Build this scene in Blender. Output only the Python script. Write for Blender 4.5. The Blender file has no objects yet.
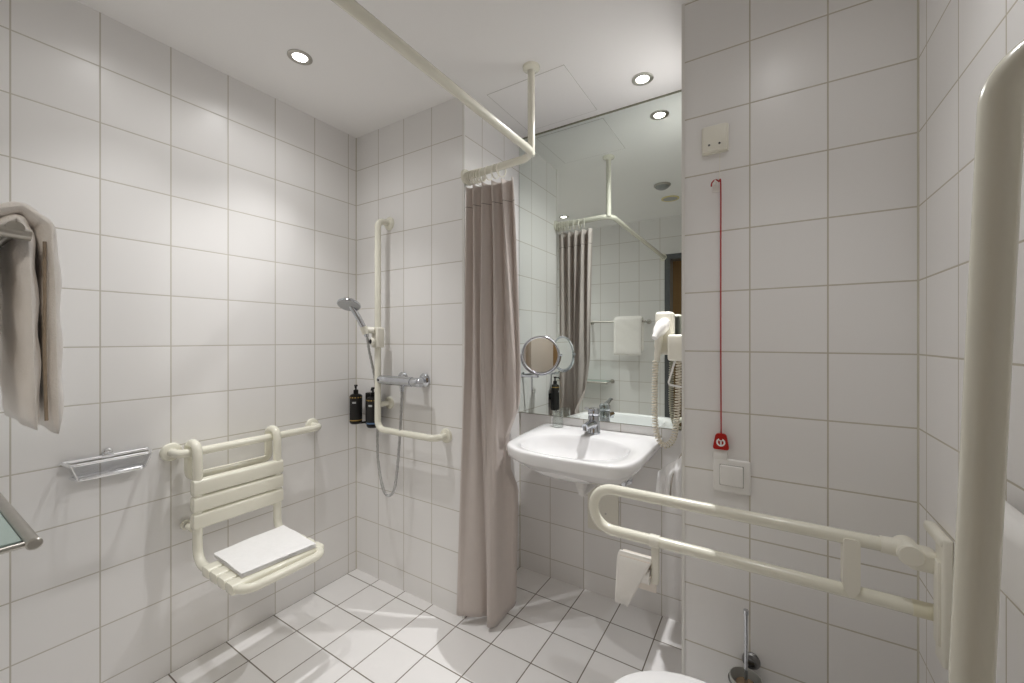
import bpy, bmesh, math, random
from mathutils import Vector, Matrix
random.seed(4)
PI = math.pi
C = bpy.context.scene.collection
WORLD = {}                                  # world position of every object's origin

# ------------------------------------------------------------------ room measures (metres)
ZC = 2.4955          # ceiling
XE = 1.7759          # left edge of the partition
XR = 2.374           # right wall
YS = 0.513           # wall behind the sink
XN = 0.7986          # right face of the shower block
YR = -1.53           # rear wall (with the doorway)

# ------------------------------------------------------------------ materials
def mat(name):
    m = bpy.data.materials.new(name); m.use_nodes = True
    return m, m.node_tree.nodes, m.node_tree.links, m.node_tree.nodes['Principled BSDF']

def plain(name, col, rough=.4, metal=0, spec=.5, trans=0, ior=1.45, coat=0, noise=0, scale=40, bump=0, sheen=0):
    m, N, L, b = mat(name)
    b.inputs['Base Color'].default_value = (*col, 1)
    b.inputs['Roughness'].default_value = rough
    b.inputs['Metallic'].default_value = metal
    b.inputs['Specular IOR Level'].default_value = spec
    b.inputs['Transmission Weight'].default_value = trans
    b.inputs['IOR'].default_value = ior
    b.inputs['Coat Weight'].default_value = coat
    b.inputs['Sheen Weight'].default_value = sheen
    tc = N.new('ShaderNodeTexCoord')
    if noise:
        n = N.new('ShaderNodeTexNoise'); n.inputs['Scale'].default_value = scale
        L.new(tc.outputs['Object'], n.inputs['Vector'])
        r = N.new('ShaderNodeMapRange'); r.inputs[3].default_value = 1-noise; r.inputs[4].default_value = 1+noise*.4
        L.new(n.outputs['Fac'], r.inputs[0])
        v = N.new('ShaderNodeVectorMath'); v.operation = 'SCALE'; v.inputs[0].default_value = col
        L.new(r.outputs[0], v.inputs['Scale']); L.new(v.outputs[0], b.inputs['Base Color'])
    if bump:
        n2 = N.new('ShaderNodeTexNoise'); n2.inputs['Scale'].default_value = scale*6; n2.inputs['Detail'].default_value = 5
        L.new(tc.outputs['Object'], n2.inputs['Vector'])
        bp = N.new('ShaderNodeBump'); bp.inputs['Strength'].default_value = bump; bp.inputs['Distance'].default_value = .004
        L.new(n2.outputs['Fac'], bp.inputs['Height']); L.new(bp.outputs[0], b.inputs['Normal'])
    return m

def math_node(N, L, op, a, b=None, c=None):
    n = N.new('ShaderNodeMath'); n.operation = op
    for i, v in enumerate((a, b, c)):
        if v is None: continue
        if isinstance(v, (int, float)): n.inputs[i].default_value = v
        else: L.new(v, n.inputs[i])
    return n.outputs[0]

def tile(name, offs, col=(.70, .685, .67), grout=(.52, .49, .43), size=.2, gw=.0022, rough=.32, horiz=False, var=.02):
    """glazed square tiles laid on world coordinates; the facing of the surface picks the two axes"""
    m, N, L, b = mat(name)
    g = N.new('ShaderNodeNewGeometry'); s = N.new('ShaderNodeSeparateXYZ'); L.new(g.outputs['Position'], s.inputs[0])
    def dist(sock, off):
        t = math_node(N, L, 'SUBTRACT', sock, off - 20*size)
        t = math_node(N, L, 'DIVIDE', t, size)
        f = math_node(N, L, 'FRACT', t)
        e = math_node(N, L, 'MINIMUM', f, math_node(N, L, 'SUBTRACT', 1., f))
        return math_node(N, L, 'MULTIPLY', e, size), math_node(N, L, 'FLOOR', t)
    dx, ix = dist(s.outputs[0], offs[0]); dy, iy = dist(s.outputs[1], offs[1]); dz, iz = dist(s.outputs[2], offs[2])
    if horiz:
        d = math_node(N, L, 'MINIMUM', dx, dy); iu, iv = ix, iy
    else:
        sn = N.new('ShaderNodeSeparateXYZ'); L.new(g.outputs['True Normal'], sn.inputs[0])
        k = math_node(N, L, 'GREATER_THAN', math_node(N, L, 'ABSOLUTE', sn.outputs[0]), .5)   # 1: faces x, so run along y
        ki = math_node(N, L, 'SUBTRACT', 1., k)
        du = math_node(N, L, 'ADD', math_node(N, L, 'MULTIPLY', dy, k), math_node(N, L, 'MULTIPLY', dx, ki))
        iu = math_node(N, L, 'ADD', math_node(N, L, 'MULTIPLY', iy, k), math_node(N, L, 'MULTIPLY', ix, ki))
        d = math_node(N, L, 'MINIMUM', du, dz); iv = iz
    r = N.new('ShaderNodeMapRange'); r.interpolation_type = 'SMOOTHSTEP'
    r.inputs[1].default_value = gw*.55; r.inputs[2].default_value = gw*1.25
    L.new(d, r.inputs[0])
    cv = N.new('ShaderNodeCombineXYZ'); L.new(iu, cv.inputs[0]); L.new(iv, cv.inputs[1])
    wn = N.new('ShaderNodeTexWhiteNoise'); wn.noise_dimensions = '2D'; L.new(cv.outputs[0], wn.inputs['Vector'])
    vr = N.new('ShaderNodeMapRange'); vr.inputs[3].default_value = 1-var; vr.inputs[4].default_value = 1+var
    L.new(wn.outputs['Value'], vr.inputs[0])
    sc = N.new('ShaderNodeVectorMath'); sc.operation = 'SCALE'; sc.inputs[0].default_value = col; L.new(vr.outputs[0], sc.inputs['Scale'])
    mx = N.new('ShaderNodeMix'); mx.data_type = 'RGBA'
    mx.inputs['A'].default_value = (*grout, 1); L.new(sc.outputs[0], mx.inputs['B']); L.new(r.outputs[0], mx.inputs['Factor'])
    L.new(mx.outputs['Result'], b.inputs['Base Color'])
    rr = N.new('ShaderNodeMapRange'); rr.inputs[3].default_value = .7; rr.inputs[4].default_value = rough
    L.new(r.outputs[0], rr.inputs[0]); L.new(rr.outputs[0], b.inputs['Roughness'])
    # rounded tile edges and a faint waviness of the glaze
    r2 = N.new('ShaderNodeMapRange'); r2.interpolation_type = 'SMOOTHSTEP'; r2.inputs[1].default_value = gw*.5; r2.inputs[2].default_value = gw*2.2
    L.new(d, r2.inputs[0])
    nz = N.new('ShaderNodeTexNoise'); nz.inputs['Scale'].default_value = 9; L.new(g.outputs['Position'], nz.inputs['Vector'])
    h = math_node(N, L, 'ADD', math_node(N, L, 'MULTIPLY', r2.outputs[0], .0008), math_node(N, L, 'MULTIPLY', nz.outputs['Fac'], .0006))
    bp = N.new('ShaderNodeBump'); bp.inputs['Strength'].default_value = .35; bp.inputs['Distance'].default_value = 1.
    L.new(h, bp.inputs['Height']); L.new(bp.outputs[0], b.inputs['Normal'])
    return m

def emit(name, col, s):
    m, N, L, b = mat(name)
    b.inputs['Emission Color'].default_value = (*col, 1); b.inputs['Emission Strength'].default_value = s
    b.inputs['Base Color'].default_value = (.9, .9, .9, 1)
    return m

WT = (.80, .79, .78)
M = dict(
    tile_left=tile('white wall tiles left', (0, -.0519, .1033), WT),
    tile_shower=tile('white wall tiles shower', (-.0086, -.054, .1033), WT),
    tile_sink=tile('white wall tiles sink', (-.0034, -.054, .1033), WT),
    tile_part=tile('white wall tiles partition', (-.0216, -.062, .0902), WT, grout=(.50, .46, .38)),
    tile_right=tile('white wall tiles right', (0, -.062, .0902), WT, grout=(.50, .46, .38)),
    tile_rear=tile('white wall tiles rear', (-.045, 0, .1033), WT),
    tile_floor=tile('white floor tiles', (0, -.06, 0), (.80, .79, .785), grout=(.16, .135, .11), gw=.0026, rough=.28, horiz=True, var=.025),
    paint=plain('matt ceiling paint', (.88, .87, .86), .85, noise=.02, scale=3),
    dark_gap=plain('dark joint', (.10, .095, .08), .9),
    trim=plain('white tile trim', (.74, .73, .70), .35),
    cream=plain('cream nylon', (.79, .775, .67), .24, coat=.3, noise=.03, scale=6),
    cream_matt=plain('cream hard plastic', (.80, .78, .69), .38, noise=.02, scale=8),
    white_plastic=plain('white plastic', (.80, .79, .77), .3, noise=.02, scale=8),
    porcelain=plain('white porcelain', (.83, .83, .835), .08, coat=.6, noise=.01, scale=3),
    chrome=plain('chrome', (.60, .62, .66), .10, metal=1, noise=.05, scale=20),
    steel=plain('brushed steel', (.50, .48, .44), .32, metal=1, noise=.1, scale=50),
    dark_metal=plain('dark metal', (.12, .12, .12), .35, metal=.8),
    grey_nozzle=plain('grey rubber nozzles', (.50, .51, .52), .5, noise=.15, scale=200),
    black=plain('black bottle plastic', (.010, .009, .009), .42, spec=.3, noise=.1, scale=30),
    label_dark=plain('dark printed label', (.022, .021, .020), .6, spec=.3),
    gold=plain('gold print', (.42, .27, .06), .4),
    blue=plain('blue print', (.10, .17, .30), .4),
    pale=plain('pale print', (.45, .46, .46), .5),
    cloth=plain('white terry cloth', (.93, .93, .93), .95, noise=.06, scale=60, bump=.5, sheen=.3),
    bath_cloth=plain('greyish white bath terry cloth', (.93, .90, .87), .95, noise=.05, scale=50, bump=.35, sheen=.4),
    edge_cloth=plain('beige woven towel edge', (.34, .27, .20), .95, noise=.3, scale=150),
    curtain=plain('taupe curtain cloth', (.68, .62, .585), .75, noise=.05, scale=30, bump=.08, sheen=.2),
    curtain_hem=plain('darker curtain seam', (.20, .17, .15), .8),
    paper=plain('toilet paper', (.84, .82, .78), .95, noise=.03, scale=80),
    red=plain('red plastic', (.42, .016, .012), .35, noise=.05, scale=20),
    red_cord=plain('red cord', (.40, .03, .03), .6),
    white_print=plain('white print', (.85, .85, .85), .5),
    cord_grey=plain('grey cord', (.36, .33, .29), .7),
    door_grey=plain('dark grey painted metal', (.085, .09, .095), .4),
    brown=plain('brown corridor wall', (.36, .25, .13), .8, noise=.08, scale=4),
    carpet=plain('brown corridor floor', (.16, .11, .07), .95, noise=.3, scale=80),
    vent=plain('grey vent mesh', (.42, .42, .41), .5, noise=.1, scale=200),
    vent_ring=plain('yellowed ring', (.72, .64, .34), .5),
    sealant=plain('aged silicone', (.52, .49, .41), .5),
)
def glassy(name, col, rough=.02, alpha=None, trans=1, ior=1.45):
    return plain(name, col, rough, trans=trans, ior=ior)
def thin_glass(name, tint, ior, rough, edge):
    """thin clear sheet: straight-through light plus a fresnel reflection"""
    m = bpy.data.materials.new(name); m.use_nodes = True; N = m.node_tree.nodes; L = m.node_tree.links
    for n in list(N): N.remove(n)
    out = N.new('ShaderNodeOutputMaterial'); mx = N.new('ShaderNodeMixShader'); tr = N.new('ShaderNodeBsdfTransparent'); gl = N.new('ShaderNodeBsdfGlossy')
    tr.inputs[0].default_value = (*tint, 1); gl.inputs['Roughness'].default_value = rough
    lw = N.new('ShaderNodeLayerWeight'); lw.inputs[0].default_value = .5
    nz = N.new('ShaderNodeTexNoise'); nz.inputs['Scale'].default_value = 12
    mr = N.new('ShaderNodeMapRange'); mr.inputs[3].default_value = .9; mr.inputs[4].default_value = 1.; L.new(nz.outputs['Fac'], mr.inputs[0])
    a = math_node(N, L, 'ADD', .045, math_node(N, L, 'MULTIPLY', math_node(N, L, 'POWER', lw.outputs['Facing'], 3.), edge))
    L.new(math_node(N, L, 'MULTIPLY', a, mr.outputs[0]), mx.inputs[0]); L.new(tr.outputs[0], mx.inputs[1]); L.new(gl.outputs[0], mx.inputs[2]); L.new(mx.outputs[0], out.inputs[0])
    return m
M['glass'] = thin_glass('clear glass', (.95, .965, .955), 1.45, .12, 1.)
M['acrylic'] = thin_glass('clear acrylic', (.985, .989, .996), 1.45, .15, .8)
M['green_glass'] = plain('frosted green glass', (.40, .50, .46), .35, trans=.25, noise=.02, scale=5)
M['frost'] = plain('frosted glass', (.80, .82, .79), .4, trans=.3)
M['mirror'] = plain('silvered glass', (.80, .85, .81), .0, metal=1)
M['mirror'].node_tree.nodes['Principled BSDF'].inputs['Roughness'].default_value = .004
M['mirror_round'] = plain('cosmetic mirror glass', (.90, .90, .88), .01, metal=1)
M['lamp'] = emit('lamp lens', (1, .97, .92), 14)
M['dome'] = plain('frosted grey dome', (.30, .31, .31), .35, noise=.1, scale=30)

# thin woven cloth lets some light through
_n = M['curtain'].node_tree; _b = _n.nodes['Principled BSDF']; _o = [x for x in _n.nodes if x.type == 'OUTPUT_MATERIAL'][0]
_t = _n.nodes.new('ShaderNodeBsdfTranslucent'); _t.inputs[0].default_value = (.70, .64, .60, 1); _m = _n.nodes.new('ShaderNodeMixShader'); _m.inputs[0].default_value = .3
_n.links.new(_b.outputs[0], _m.inputs[1]); _n.links.new(_t.outputs[0], _m.inputs[2]); _n.links.new(_m.outputs[0], _o.inputs[0])
M['bright_chrome'] = plain('bright chrome', (.88, .89, .91), .15, metal=1, noise=.03, scale=20)

# ------------------------------------------------------------------ mesh helpers
def new(): return bmesh.new()
def frames(pts):
    T = []
    n = len(pts)
    for i in range(n):
        a = pts[max(i-1, 0)]; b = pts[min(i+1, n-1)]
        T.append((b-a).normalized())
    up = Vector((0, 0, 1)) if abs(T[0].z) < .9 else Vector((1, 0, 0))
    u = T[0].cross(up).normalized(); F = []
    for t in T:
        u = (u - t*u.dot(t)).normalized(); F.append((u, t.cross(u)))
    return F
def tube(bm, pts, r, n=16, caps=True, ru=None, closed=False):
    """r: radius or list of radii; ru: second radius (flat section)"""
    pts = [Vector(p) for p in pts]
    F = frames(pts); rings = []
    for i, (p, (u, v)) in enumerate(zip(pts, F)):
        rr = r[i] if isinstance(r, (list, tuple)) else r
        r2 = rr if ru is None else ru
        rings.append([bm.verts.new(p + u*rr*math.cos(2*PI*k/n) + v*r2*math.sin(2*PI*k/n)) for k in range(n)])
    for a, b in zip(rings, rings[1:]):
        for k in range(n): bm.faces.new((a[k], a[(k+1) % n], b[(k+1) % n], b[k]))
    if closed:
        a, b = rings[-1], rings[0]
        for k in range(n): bm.faces.new((a[k], a[(k+1) % n], b[(k+1) % n], b[k]))
    elif caps:
        bm.faces.new(list(reversed(rings[0]))); bm.faces.new(rings[-1])
    return bm
def fillet(pts, rad, n=8, closed=False):
    pts = [Vector(p) for p in pts]; out = []; N = len(pts)
    for i, p in enumerate(pts):
        if not closed and i in (0, N-1): out.append(p); continue
        a = pts[(i-1) % N]; b = pts[(i+1) % N]
        da = (a-p); db = (b-p); r = min(rad, da.length*.49, db.length*.49)
        ang = da.angle(db)
        if ang > PI-.02: out.append(p); continue
        p0 = p + da.normalized()*r; p1 = p + db.normalized()*r
        # circular-ish arc via quadratic/conic blend
        w = math.sin(ang/2)
        for k in range(n+1):
            t = k/n; A = (1-t)**2; B = 2*t*(1-t)*w; D = t*t
            out.append((p0*A + p*B + p1*D)/(A+B+D))
    return out
def smooth_path(pts, n=8):
    """Catmull-Rom through the points"""
    P = [Vector(p) for p in pts]; P = [P[0]*2-P[1]] + P + [P[-1]*2-P[-2]]; out = []
    for i in range(1, len(P)-2):
        for k in range(n):
            t = k/n; a, b, c, d = P[i-1:i+3]
            out.append(.5*((2*b) + (c-a)*t + (2*a-5*b+4*c-d)*t*t + (3*b-a-3*c+d)*t**3))
    out.append(P[-2]); return out
def box(bm, lo, hi, bev=0, seg=3, rot=None, about=None):
    vs = []
    r = bmesh.ops.create_cube(bm, size=1)
    lo = Vector(lo); hi = Vector(hi)
    for v in r['verts']:
        v.co = Vector(((lo.x+hi.x)/2 + v.co.x*(hi.x-lo.x), (lo.y+hi.y)/2 + v.co.y*(hi.y-lo.y), (lo.z+hi.z)/2 + v.co.z*(hi.z-lo.z)))
    vs = r['verts']
    if bev:
        es = list({e for v in vs for e in v.link_edges})
        rb = bmesh.ops.bevel(bm, geom=es, offset=bev, segments=seg, affect='EDGES', profile=.5, clamp_overlap=True)
        vs = list({v for v in vs if v.is_valid} | set(rb['verts']))
    if rot is not None:
        c = Vector(about) if about is not None else (lo+hi)/2
        bmesh.ops.rotate(bm, verts=vs, cent=c, matrix=rot)
    return vs
def lathe(bm, prof, centre, axis=(0, 0, 1), n=32):
    """prof: list of (radius, height along axis)"""
    ax = Vector(axis).normalized(); c = Vector(centre)
    u = ax.orthogonal().normalized(); v = ax.cross(u); prev = None
    for r, h in prof:
        if r < 1e-6: ring = [bm.verts.new(c + ax*h)]
        else: ring = [bm.verts.new(c + ax*h + (u*math.cos(2*PI*k/n) + v*math.sin(2*PI*k/n))*r) for k in range(n)]
        if prev:
            if len(prev) == 1 and len(ring) > 1:
                for k in range(n): bm.faces.new((prev[0], ring[k], ring[(k+1) % n]))
            elif len(ring) == 1 and len(prev) > 1:
                for k in range(n): bm.faces.new((prev[(k+1) % n], prev[k], ring[0]))
            elif len(ring) > 1:
                for k in range(n): bm.faces.new((prev[k], prev[(k+1) % n], ring[(k+1) % n], ring[k]))
        prev = ring
    return bm
def loft(bm, loops, cap0=True, cap1=True):
    R = [[bm.verts.new(Vector(p)) for p in l] for l in loops]; n = len(R[0])
    for a, b in zip(R, R[1:]):
        for k in range(n): bm.faces.new((a[k], a[(k+1) % n], b[(k+1) % n], b[k]))
    if cap0: bm.faces.new(list(reversed(R[0])))
    if cap1: bm.faces.new(R[-1])
    return bm
def prism(bm, pts, d):
    """extrude a planar polygon by vector d"""
    d = Vector(d); a = [bm.verts.new(Vector(p)) for p in pts]; b = [bm.verts.new(Vector(p)+d) for p in pts]; n = len(a)
    bm.faces.new(a); bm.faces.new(list(reversed(b)))
    for k in range(n): bm.faces.new((a[k], b[k], b[(k+1) % n], a[(k+1) % n]))
    return bm
def rrect(cx, cy, w, h, r, n=6):
    out = []
    for sx, sy, a0 in ((1, 1, 0), (-1, 1, 90), (-1, -1, 180), (1, -1, 270)):
        for k in range(n+1):
            a = math.radians(a0 + 90*k/n); out.append((cx + sx*(w/2-r) + r*math.cos(a), cy + sy*(h/2-r) + r*math.sin(a)))
    return out

def obj(name, bm, m, parent=None, smooth=True, ang=35, mods=None):
    bmesh.ops.recalc_face_normals(bm, faces=bm.faces[:])
    if parent is not None:
        w = WORLD[parent.name]; bmesh.ops.translate(bm, verts=bm.verts[:], vec=-w)
    me = bpy.data.meshes.new(name); bm.to_mesh(me); bm.free()
    if smooth:
        me.polygons.foreach_set('use_smooth', [True]*len(me.polygons))
        try: me.set_sharp_from_angle(angle=math.radians(ang))
        except Exception: pass
    o = bpy.data.objects.new(name, me); C.objects.link(o)
    me.materials.append(M[m] if isinstance(m, str) else m)
    if parent is not None: o.parent = parent; WORLD[o.name] = WORLD[parent.name].copy()
    else: WORLD[o.name] = Vector((0, 0, 0))
    return o
def tag(o, label, cat, group=None):
    o['label'] = label; o['category'] = cat
    if group: o['group'] = group
    # origin of a single-mesh thing goes to its own base
    if o.type == 'MESH' and o.parent is None and not o.children:
        vs = [v.co for v in o.data.vertices]
        c = Vector(((min(v.x for v in vs)+max(v.x for v in vs))/2, (min(v.y for v in vs)+max(v.y for v in vs))/2, min(v.z for v in vs)))
        o.data.transform(Matrix.Translation(-c)); o.location = c; WORLD[o.name] = c
    return o
def thing(name, label, cat, loc, group=None):
    o = bpy.data.objects.new(name, None); C.objects.link(o); o.location = loc; o.empty_display_size = .05
    WORLD[o.name] = Vector(loc); o['label'] = label; o['category'] = cat
    if group: o['group'] = group
    return o
def struct(name, bm, m, parent=None, smooth=False):
    o = obj(name, bm, m, parent, smooth=smooth)
    if parent is None: o['kind'] = 'structure'
    return o
def dup(root, loc, rotz=0, label=None):
    r = root.copy(); C.objects.link(r); r.location = loc; r.rotation_euler = (0, 0, rotz); WORLD[r.name] = Vector(loc)
    if label: r['label'] = label
    for ch in list(root.children):
        c = ch.copy(); C.objects.link(c); c.parent = r
        for g in list(ch.children):
            d = g.copy(); C.objects.link(d); d.parent = c
    return r
def B(lo, hi, bev=0, seg=3): bm = new(); box(bm, lo, hi, bev, seg); return bm

# ------------------------------------------------------------------ the room
struct('floor', B((-.1, YR-.12, -.1), (XR+.1, YS+.1, 0)), 'tile_floor')
struct('ceiling', B((-.1, YR-.12, ZC), (XR+.1, YS+.1, ZC+.1)), 'paint')
struct('wall_left', B((-.1, YR-.12, 0), (0, YS+.1, ZC)), 'tile_left')
struct('wall_shower', B((0, 0, 0), (XN, YS+.1, ZC)), 'tile_shower')
struct('wall_sink', B((XN, YS, 0), (XE, YS+.1, ZC)), 'tile_sink')
struct('wall_partition', B((XE, -.0017, 0), (XR+.1, YS+.1, ZC)), 'tile_part')
struct('wall_right', B((XR, YR-.12, 0), (XR+.1, -.0017, ZC)), 'tile_right')
DX0, DX1, DZ = 1.245, 2.215, 2.10
bm = new(); box(bm, (0, YR-.12, 0), (DX0, YR, ZC)); box(bm, (DX0, YR-.12, DZ), (DX1, YR, ZC)); box(bm, (DX1, YR-.12, 0), (XR, YR, ZC))
struct('wall_rear', bm, 'tile_rear')
# steel door frame round the doorway the picture was taken from
bm = new()
for x0, x1 in ((DX0-.045, DX0+.005), (DX1-.005, DX1+.045)): box(bm, (x0, YR-.135, 0), (x1, YR+.012, DZ+.04), .003, 2)
box(bm, (DX0, YR-.135, DZ-.01), (DX1, YR+.012, DZ+.04), .003, 2)
struct('door_1', bm, 'door_grey')
# corridor behind the doorway
bm = new(); y0, y1 = -3.0, YR-.13
box(bm, (.6, y0-.1, 0), (3.1, y0, 2.45)); box(bm, (.5, y0, 0), (.6, y1, 2.45)); box(bm, (3.1, y0, 0), (3.2, y1, 2.45))
struct('wall_corridor', bm, 'brown')
struct('floor_corridor', B((.5, y0-.1, -.1), (3.2, YR-.12, 0)), 'carpet')
struct('ceiling_corridor', B((.5, y0-.1, 2.45), (3.2, YR-.12, 2.55)), plain('corridor ceiling', (.55, .45, .30), .9))
# tall white cabinet in the corridor
t = thing('cabinet', 'tall white cabinet in the brown corridor, seen only in the round mirror', 'cabinet', (2.60, -2.95, 0))
bm = new(); box(bm, (2.50, -2.99, 0), (2.70, -2.80, 2.2), .004, 2); obj('carcass', bm, 'white_plastic', t)
for z0, z1 in ((.05, 1.06), (1.066, 2.18)):
    bm = new(); box(bm, (2.503, -2.802, z0), (2.697, -2.785, z1), .003, 2); obj('door', bm, 'white_plastic', t)
# corner trims
struct('trim_1', B((XE-.003, -.0047, 0), (XE+.007, .0053, ZC)), 'trim')
struct('trim_2', B((XN-.006, -.003, 0), (XN+.003, .006, ZC)), 'trim')
for k, (x, y) in enumerate(((0, 0), (XR, -.0017), (XN, YS))):      # silicone in the inner corners
    bm = new(); prism(bm, [(x+(-.0038 if k == 1 else .0038), y, 0), (x, y, 0), (x, y-.0038, 0)], (0, 0, ZC)); struct('trim_%d' % (k+3), bm, 'sealant')
# access panel in the ceiling
p = thing('access_panel', 'white square access panel set flush into the ceiling above the sink, with thin dark joint', 'ceiling panel', (1.092, .258, ZC-.002))
bm = new()
x0, x1, ya, yb = .89, 1.294, .060, .455; t = .0025
for lo, hi in (((x0, ya), (x1, ya+t)), ((x0, yb-t), (x1, yb)), ((x0, ya), (x0+t, yb)), ((x1-t, ya), (x1, yb))):
    box(bm, (*lo, ZC-.0012), (*hi, ZC+.001))
obj('joint', bm, plain('grey panel joint', (.55, .54, .51), .8), p, smooth=False)
obj('panel', B((x0+t, ya+t, ZC-.002), (x1-t, yb-t, ZC+.001), .0008, 1), 'paint', p)

# ------------------------------------------------------------------ ceiling lights
def make_downlight(loc, label):
    t = thing('ceiling_light', label, 'ceiling light', loc, 'recessed ceiling lights')
    x, y, z = loc
    bm = new(); lathe(bm, [(.0465, .000), (.0465, -.0025), (.040, -.005), (.030, -.0045), (.0275, -.002), (.0275, .0005)], loc, n=40)
    obj('trim_ring', bm, 'steel', t)
    bm = new(); lathe(bm, [(.0275, -.0018), (.020, -.0030), (0, -.0035)], loc, n=32); obj('lamp_lens', bm, 'lamp', t)
    return t
LIGHTS = [(.384, -.551, ZC), (1.553, .33, ZC), (.384, -1.0, ZC), (2.057, -.57, ZC), (1.45, -1.25, ZC)]
names = ['recessed steel-rimmed spotlight, lit, in the ceiling above the shower seat',
         'recessed steel-rimmed spotlight, lit, in the ceiling above the sink and wall mirror',
         'recessed steel-rimmed spotlight, lit, seen reflected beside the curtain top in the mirror',
         'recessed steel-rimmed spotlight, lit, in the ceiling above the toilet, by the partition',
         'recessed steel-rimmed spotlight, lit, in the ceiling just inside the doorway']
d0 = make_downlight(LIGHTS[0], names[0])
for l, nme in zip(LIGHTS[1:4], names[1:4]): dup(d0, l, 0, nme)
BEAM = [38, 68, 22, 17]      # the narrow beam of each halogen
SPILL = [6, 35, 3, 3.4]     # and its wide spill
CORRIDOR = 13
for i, (x, y, z) in enumerate(LIGHTS[:4]):
    for kind, watt, cone, bl in (('halogen_beam', BEAM[i], 88, 1.0), ('halogen_spill', SPILL[i], 158, .9)):
        if watt <= 0: continue
        ld = bpy.data.lights.new(kind, 'SPOT'); ld.energy = watt; ld.spot_size = math.radians(cone); ld.spot_blend = bl
        ld.shadow_soft_size = .012; ld.color = (1, .99, .98)
        lo = bpy.data.objects.new(kind, ld); lo.location = (x, y, z-.012); C.objects.link(lo)
# corridor light
ld = bpy.data.lights.new('corridor_lamp', 'AREA'); ld.shape = 'DISK'; ld.size = .35; ld.energy = CORRIDOR; ld.color = (1, .93, .82)
lo = bpy.data.objects.new('corridor_lamp', ld); lo.location = (2.45, -2.1, 2.43); C.objects.link(lo)

# dome and vent seen in the mirror
t = thing('ceiling_dome', 'dark grey round dome fitting on the ceiling, seen in the wall mirror', 'ceiling fitting', (1.358, -.663, ZC))
bm = new(); lathe(bm, [(.060, 0), (.060, -.010), (.054, -.014), (.050, -.014)], (1.358, -.663, ZC), n=40); obj('rim', bm, 'steel', t)
bm = new(); lathe(bm, [(.052, -.012), (.044, -.024), (.028, -.033), (0, -.037)], (1.358, -.663, ZC), n=40); obj('dome', bm, 'dome', t)
t = thing('air_vent', 'round grey air vent with yellowed rim in the ceiling, seen in the wall mirror', 'vent', (1.351, -1.0, ZC))
bm = new(); lathe(bm, [(.070, 0), (.070, -.006), (.060, -.009), (.056, -.004)], (1.351, -1.0, ZC), n=40); obj('rim', bm, 'vent_ring', t)
bm = new(); lathe(bm, [(.057, -.004), (.04, -.008), (0, -.008)], (1.351, -1.0, ZC), n=40); obj('grille', bm, 'vent', t)

# ------------------------------------------------------------------ wall mirror
t = thing('wall_mirror', 'tall frameless wall mirror filling the niche wall above the white sink', 'mirror', (1.28, YS, .906))
bm = new(); box(bm, (XN+.004, YS-.014, .908), (XE-.002, YS-.006, ZC-.012)); obj('glass', bm, 'mirror', t, smooth=False)
bm = new(); box(bm, (XN+.002, YS-.0125, .9055), (XE-.0005, YS, ZC-.001)); obj('backing_edge', bm, plain('mirror edge', (.22, .22, .16), .5), t, smooth=False)

# ------------------------------------------------------------------ curtain rod
RZ = 2.115; RX = 1.168; RY = .006; RR = .0165
t = thing('curtain_rod', 'cream L-shaped curtain rod on a ceiling post, reaching from shower corner to rear wall', 'curtain rod', (RX, RY, RZ))
bm = new(); tube(bm, fillet([(XN, .012, RZ-.01), (RX+.020, RY+.002, RZ), (RX+.022, YR, RZ)], .075, 12), RR, 20); obj('rod', bm, 'cream', t)
bm = new(); tube(bm, [(RX, RY-.005, RZ), (RX, RY-.005, ZC-.004)], RR*.95, 20); obj('ceiling_post', bm, 'cream', t)
bm = new(); lathe(bm, [(.018, -.02), (.024, -.016), (.036, -.010), (.037, 0)], (RX, RY-.005, ZC), n=32); obj('ceiling_flange', bm, 'cream', t)
bm = new(); lathe(bm, [(.020, .016), (.034, .010), (.036, 0)], (RX+.022, YR, RZ), (0, 1, 0), n=32); obj('wall_flange', bm, 'cream', t)
bm = new(); lathe(bm, [(.020, .016), (.034, .010), (.036, 0)], (XN, .0125, RZ-.01), (1, 0, 0), n=32); obj('wall_flange', bm, 'cream', t)

# ------------------------------------------------------------------ shower curtain
def plan_path(ctrl, n):
    P = smooth_path([(x, y, 0) for x, y in ctrl], 24); L = [0]
    for a, b in zip(P, P[1:]): L.append(L[-1] + (b-a).length)
    out = []; j = 0
    for i in range(n+1):
        s = L[-1]*i/n
        while j < len(L)-2 and L[j+1] < s: j += 1
        f = (s-L[j])/max(L[j+1]-L[j], 1e-9); out.append(P[j].lerp(P[j+1], f))
    return out
NU, NV = 300, 60
top = plan_path([(.815, -.004), (.88, .004), (.96, .01), (1.066, .016)], NU)
mid = plan_path([(.815, -.016), (.87, -.006), (.94, .012), (1.0, .038), (1.070, .075)], NU)
bot = plan_path([(.792, -.045), (.85, -.034), (.897, -.005), (.917, .045), (.930, .035), (.952, -.004), (.982, .025), (.985, .11), (.968, .20)], NU)
def sag(a, b, c, t):       # t 0 top .. 1 bottom
    return a*((1-t)*(1-2*t)) + b*(4*t*(1-t)) + c*(t*(2*t-1)) if True else None
bm = new(); G = []
CT, CB = 2.052, .035
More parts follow.
